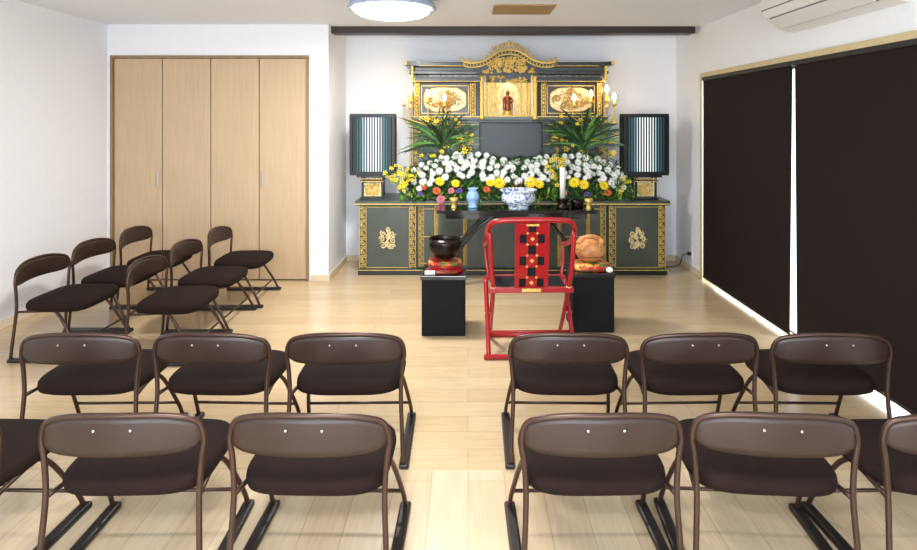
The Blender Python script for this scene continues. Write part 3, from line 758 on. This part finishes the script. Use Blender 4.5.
MB().lathe([(0,.095),(.05,.09),(.085,.105),(.115,.15),(.122,.20),(.116,.235),(.112,.232),(.115,.20),(.10,.14),(0,.11)],c,36).build('bowl','bronze',parent=S,origin=c)
top(MB().tube([(-.30,4.175,.436),(-.08,4.175,.436)],.010,8).tube([(-.30,4.175,.436),(-.23,4.175,.436)],.016,10,1).build('bowl_striker',['stick','wax'],origin=(-.2,4.175,.436)),'short wooden striker with white wrapped end beside the bowl','striker')
# wooden fish
c=(.89,4.37,.42)
S=root('wooden_fish_drum',c,'carved round wooden fish drum on a patterned brocade cushion','drum')
b=MB(); b.cushion((c[0],c[1],.42),.28,.25,.045,0,2.6); b.build('cushion','brocade',parent=S,origin=c)
b=MB(); cz=.556
b.sph((c[0],c[1],cz),(.108,.104,.092),0,32,22)
def onb(az,el,k=1.0): return (c[0]+.108*k*math.cos(el)*math.sin(az),c[1]-.104*k*math.cos(el)*math.cos(az),cz+.092*k*math.sin(el))
b.tube(catmull([onb(-1.5,.5),onb(-1.5,.95,1.05),onb(-.6,1.35,1.10),onb(.6,1.35,1.10),onb(1.5,.95,1.05),onb(1.5,.5)],5),.018,8)
for s in (-1,1): b.sph(onb(s*1.25,.75,1.0),(.028,.026,.022),0,10,8)
for k,(az,el,rr) in enumerate(((-.7,.35,.30),(.7,.35,.30),(-.25,.72,.22),(.25,.72,.22),(-1.1,.0,.22),(1.1,.0,.22))):
    pts=[onb(az+rr*(1-t*.8)*math.cos(t*8),el+rr*(1-t*.8)*math.sin(t*8),1.01) for t in [i/18 for i in range(19)]]
    b.tube(pts,.006,5)
b.build('drum_body','fish',parent=S,origin=(c[0],c[1],cz))
MB().tube(catmull([onb(a,-.42) for a in (-1.3,-.8,-.4,0,.4,.8,1.3)],5),.004,6).build('sound_slit','stick',parent=S,origin=(c[0],c[1]-.1,cz))
S=root('drum_mallet',(1.0,4.24,.42),'wooden mallet with a padded white head on the stand','mallet')
MB().tube([(.80,4.24,.437),(.98,4.24,.437)],.006,6).build('handle','stick',parent=S,origin=(.88,4.24,.437))
MB().sph((1.0,4.24,.440),(.026,.020,.020),0,10,8).build('mallet_head','wax',parent=S,origin=(1.0,4.24,.440))

# ------------------------------------------------------------ red priest's chair (local coords, faces +y)
RC=root('priest_folding_chair',(0,0,0),'red lacquered folding priest chair with lattice back and gold fittings','chair')
hw=.27
for s in (-1,1):
    b=MB(); b.tube(catmull([(s*hw,-.17,.02),(s*hw,-.02,.22),(s*hw,.17,.42)],5),.015,8); b.build('rear_floor_leg','redl',parent=RC,origin=(s*hw,0,.2))
    b=MB(); b.tube(catmull([(s*(hw-.03),.20,.02),(s*(hw-.03),.03,.22),(s*(hw-.03),-.14,.44),(s*(hw-.015),-.18,.60),(s*(hw-.005),-.19,.80)],5),.015,8); b.build('back_leg','redl',parent=RC,origin=(s*hw,0,.4))
    for p in ((s*hw,.0,.235),(s*(hw-.03),-.14,.44)):
        MB().sph(p,(.019,.019,.014),0,10,6).build('gold_fitting','goldp',parent=RC,origin=p)
    MB().tube(catmull([(s*.27,.22,.63),(s*.265,.19,.53),(s*.25,.17,.43)],4),.011,8).build('arm_support','redl',parent=RC,origin=(s*.27,.2,.5))
MB().tube([(-.30,-.18,.018),(.30,-.18,.018)],.016,8).build('floor_rail','redl',parent=RC,origin=(0,-.18,.02))
MB().tube([(-.27,.21,.018),(.27,.21,.018)],.016,8).build('floor_rail','redl',parent=RC,origin=(0,.21,.02))
MB().tube([(-.27,-.085,.14),(.27,-.085,.14)],.010,8).build('stretcher','redl',parent=RC,origin=(0,-.085,.14))
MB().box((0,-.14,.425),(.54,.035,.032)).build('seat_rail','redl',parent=RC,origin=(0,-.14,.42),bevel=.004)
MB().box((0,.17,.425),(.54,.035,.032)).build('seat_rail','redl',parent=RC,origin=(0,.17,.42),bevel=.004)
MB().box((0,.015,.43),(.46,.29,.014)).build('seat','cloth',parent=RC,origin=(0,0,.43),bevel=.005)
arm=catmull([(-.275,.24,.635),(-.28,.10,.67),(-.28,-.06,.73),(-.274,-.16,.81),(-.245,-.205,.862),(-.17,-.225,.878),(0,-.23,.882),(.17,-.225,.878),(.245,-.205,.862),(.274,-.16,.81),(.28,-.06,.73),(.28,.10,.67),(.275,.24,.635)],6)
MB().tube(arm,.017,10).build('arm_rail','redl',parent=RC,origin=(0,0,.75))
zz0,zz1=.44,.868
yb=lambda z:-.15-.07*((z-.44)/.42)
rot=Matrix.Rotation(math.atan2(.07,.42),3,'X')
zm=(zz0+zz1)/2; L_=(zz1-zz0)
for s in (-1,1): MB().box((s*.092,yb(zm),zm),(.028,.014,L_),0,rot).build('splat_side_strip','redl',parent=RC,origin=(s*.092,-.18,.65))
b=MB(); b.box((0,yb(zm)+.006,zm),(.158,.004,L_),2,rot)
rws=6
for j in (-1,1): b.box((j*.030,yb(zm)-.001,zm),(.010,.010,L_),0,rot)
for k in range(rws+1):
    z=zz0+L_*k/rws; b.box((0,yb(z)-.002,z),(.158,.010,.014),0,rot)
    if 0<k<rws:
        for j in (-1,1): b.box((j*.030,yb(z)-.009,z),(.012,.004,.012),1,rot@Matrix.Rotation(math.pi/4,3,'Y'))
for k in range(rws):
    z=zz0+L_*(k+.5)/rws
    if k%2==0: b.box((0,yb(z)-.001,z),(.052,.010,L_/rws-.016),0,rot); b.box((0,yb(z)-.008,z),(.020,.004,.020),1,rot@Matrix.Rotation(math.pi/4,3,'Y'))
    else:
        for j in (-1,1): b.box((j*.056,yb(z)-.001,z),(.044,.010,L_/rws-.016),0,rot)
b.box((0,-.162,.428),(.12,.006,.020),1); b.box((0,yb(.85)-.010,.850),(.08,.006,.012),1,rot)
b.build('splat_panel',['redl','gold','cloth'],parent=RC,origin=(0,-.18,.65),label='red lattice back panel with dark openings and gold fittings')
RC.location=(.395,3.94,0); RC.rotation_euler=(0,0,math.radians(1.5))

# ------------------------------------------------------------ folding chairs (local, faces +y)
CH_=root('folding_chair',(0,0,0),'low brown folding chair with padded seat and curved vinyl backrest','chair','mourners folding chairs')
def topz(u): return .588-.040*abs(u)**4-.016*u*u
def yy(u): return -.252+.058*u*u
pts=[(-.252,-.225,.022),(-.246,-.212,.16),(-.240,-.198,.31),(-.246,-.195,.42),(-.254,-.195,.49)]
arc=[(u*.253,yy(u),topz(u)) for u in [-.93,-.7,-.35,0,.35,.7,.93]]
pth=pts+arc+[(-x,y,z) for x,y,z in reversed(pts)]
MB().tube(catmull(pth,5),.0095,10).build('back_frame','tubem',parent=CH_,origin=(0,-.2,.3))
b=MB(); vs=[];nU,nV=24,6
for side in (0,1):
    for i in range(nU+1):
        u=-1+2*i/nU
        for j in range(nV+1):
            v=j/nV; uu=u*.985
            zt=topz(uu)-.004; zb=.462-.010*uu*uu+.030*abs(uu)**10
            z=zb+(zt-zb)*v
            vs.append((uu*.253,yy(uu)+(-.005 if side==0 else .006)+.002*math.sin(v*math.pi)*(-1 if side==0 else 1),z))
g=(nU+1)*(nV+1); fs=[]
for i in range(nU):
    for j in range(nV):
        a=i*(nV+1)+j; fs.append((a,a+nV+1,a+nV+2,a+1)); fs.append((g+a,g+a+1,g+a+nV+2,g+a+nV+1))
for i in range(nU):
    a=i*(nV+1); fs.append((a,g+a,g+a+nV+1,a+nV+1)); a+=nV; fs.append((a,a+nV+1,g+a+nV+1,g+a))
for j in range(nV):
    fs.append((j,j+1,g+j+1,g+j)); a=nU*(nV+1)+j; fs.append((a,g+a,g+a+1,a+1))
b.add(vs,fs,0,True); b.build('backrest','panel',parent=CH_,origin=(0,-.24,.5))
for s in (-1,1):
    MB().sph((s*.056,-.2595,.545),(.0045,.004,.0045),0,8,6).build('bolt','bolt',parent=CH_,origin=(s*.056,-.259,.545))
    MB().tube(catmull([(s*.212,.02,.310),(s*.228,.08,.25),(s*.250,.17,.10),(s*.256,.205,.03),(s*.256,.212,.012)],6),.0095,8).build('front_leg','tubem',parent=CH_,origin=(s*.25,.1,.15))
    MB().box((s*.255,0.0,.012),(.042,.47,.024)).build('sled_foot','sled',parent=CH_,origin=(s*.255,0,.01),bevel=.008)
b=MB(); b.tube([(-.23,-.130,.308),(.23,-.130,.308)],.006,8); b.tube([(-.25,.17,.10),(.25,.17,.10)],.007,8)
b.tube(catmull([(-.24,-.19,.306),(-.215,0,.306),(-.205,.16,.306)],4),.008,8); b.tube(catmull([(.24,-.19,.306),(.215,0,.306),(.205,.16,.306)],4),.008,8)
b.build('seat_frame','tubem',parent=CH_,origin=(0,0,.28))
MB().cushion((0,.005,.297),.478,.41,.066,0,4.2,48,.22).build('seat','seat',parent=CH_,origin=(0,0,.3))
first=True
def put(x,y,rz,label=None):
    global first
    if first:
        CH_.location=(x,y,0); CH_.rotation_euler=(0,0,rz); first=False
        if label: CH_['label']=label
        return CH_
    return dup(CH_,(x,y,0),rz,label)
rad=math.radians
rows=[(2.80,[(-1.685,1),(-1.105,-2),(-.535,1),(.44,-1),(1.0,1.5),(1.58,-1)],'low brown folding chair in the row closer to the altar'),
      (2.10,[(-1.735,-1),(-1.10,1.5),(-.50,-1),(.42,1),(.985,-4),(1.565,1)],'low brown folding chair in the rear row facing the altar')]
for Y,xs,lab in rows:
    for x,a in xs: put(x,Y,rad(a),lab)
for x,y in [(-2.61,3.97),(-2.61,4.51),(-2.59,5.05)]: put(x,y,rad(-90+U(-2,2)),'low brown folding chair set sideways along the side wall')
for x,y in [(-1.89,3.92),(-1.90,4.48),(-1.88,5.04)]: put(x,y,rad(-90+U(-2,2)),'low brown folding chair set sideways in front of the closet')

# ------------------------------------------------------------ light
w=bpy.data.worlds.new('world'); scene.world=w; w.use_nodes=True
bg=w.node_tree.nodes['Background']; bg.inputs[0].default_value=(0.80,0.90,1.0,1); bg.inputs[1].default_value=2.7
def area(name,loc,rot,sx,sy,e,col,disk=False):
    l=bpy.data.lights.new(name,'AREA'); l.shape='DISK' if disk else 'RECTANGLE'; l.size=sx
    if not disk: l.size_y=sy
    l.energy=e; l.color=col
    o=bpy.data.objects.new(name,l); COL.objects.link(o); o.location=loc; o.rotation_euler=rot; return o
area('daylight',(-.5,YB+.05,1.25),(math.radians(100),0,0),4.0,1.7,185,(.84,.92,1))
area('added_fill_rear',(-.3,1.0,ZC-.05),(0,0,0),.9,.9,70,(.97,.98,1))  # unseen fill added above the frame; no ceiling fixture stands there
area('ceiling_light_main',(lx,ly,ZC-.150),(0,0,0),.34,.34,58,(1,.97,.94),True)
area('window_daylight',(XR+1.0,3.97,1.6),(0,math.radians(75),0),2.6,3.6,300,(.80,.90,1))
p=bpy.data.lights.new('niche_light','POINT'); p.energy=1.6; p.color=(1,.87,.62); p.shadow_soft_size=.02
o=bpy.data.objects.new('niche_light',p); COL.objects.link(o); o.location=(UX,6.15,1.93)

# ------------------------------------------------------------ camera
cam=bpy.data.cameras.new('camera'); co=bpy.data.objects.new('camera',cam); COL.objects.link(co)
co.location=(0,0,1.5); co.rotation_euler=(math.radians(90),0,0)
cam.sensor_width=36; cam.lens=36*600/917
cam.shift_y=-(275-120)/917; cam.shift_x=-(468-458.5)/917
cam.clip_start=.05
scene.camera=co
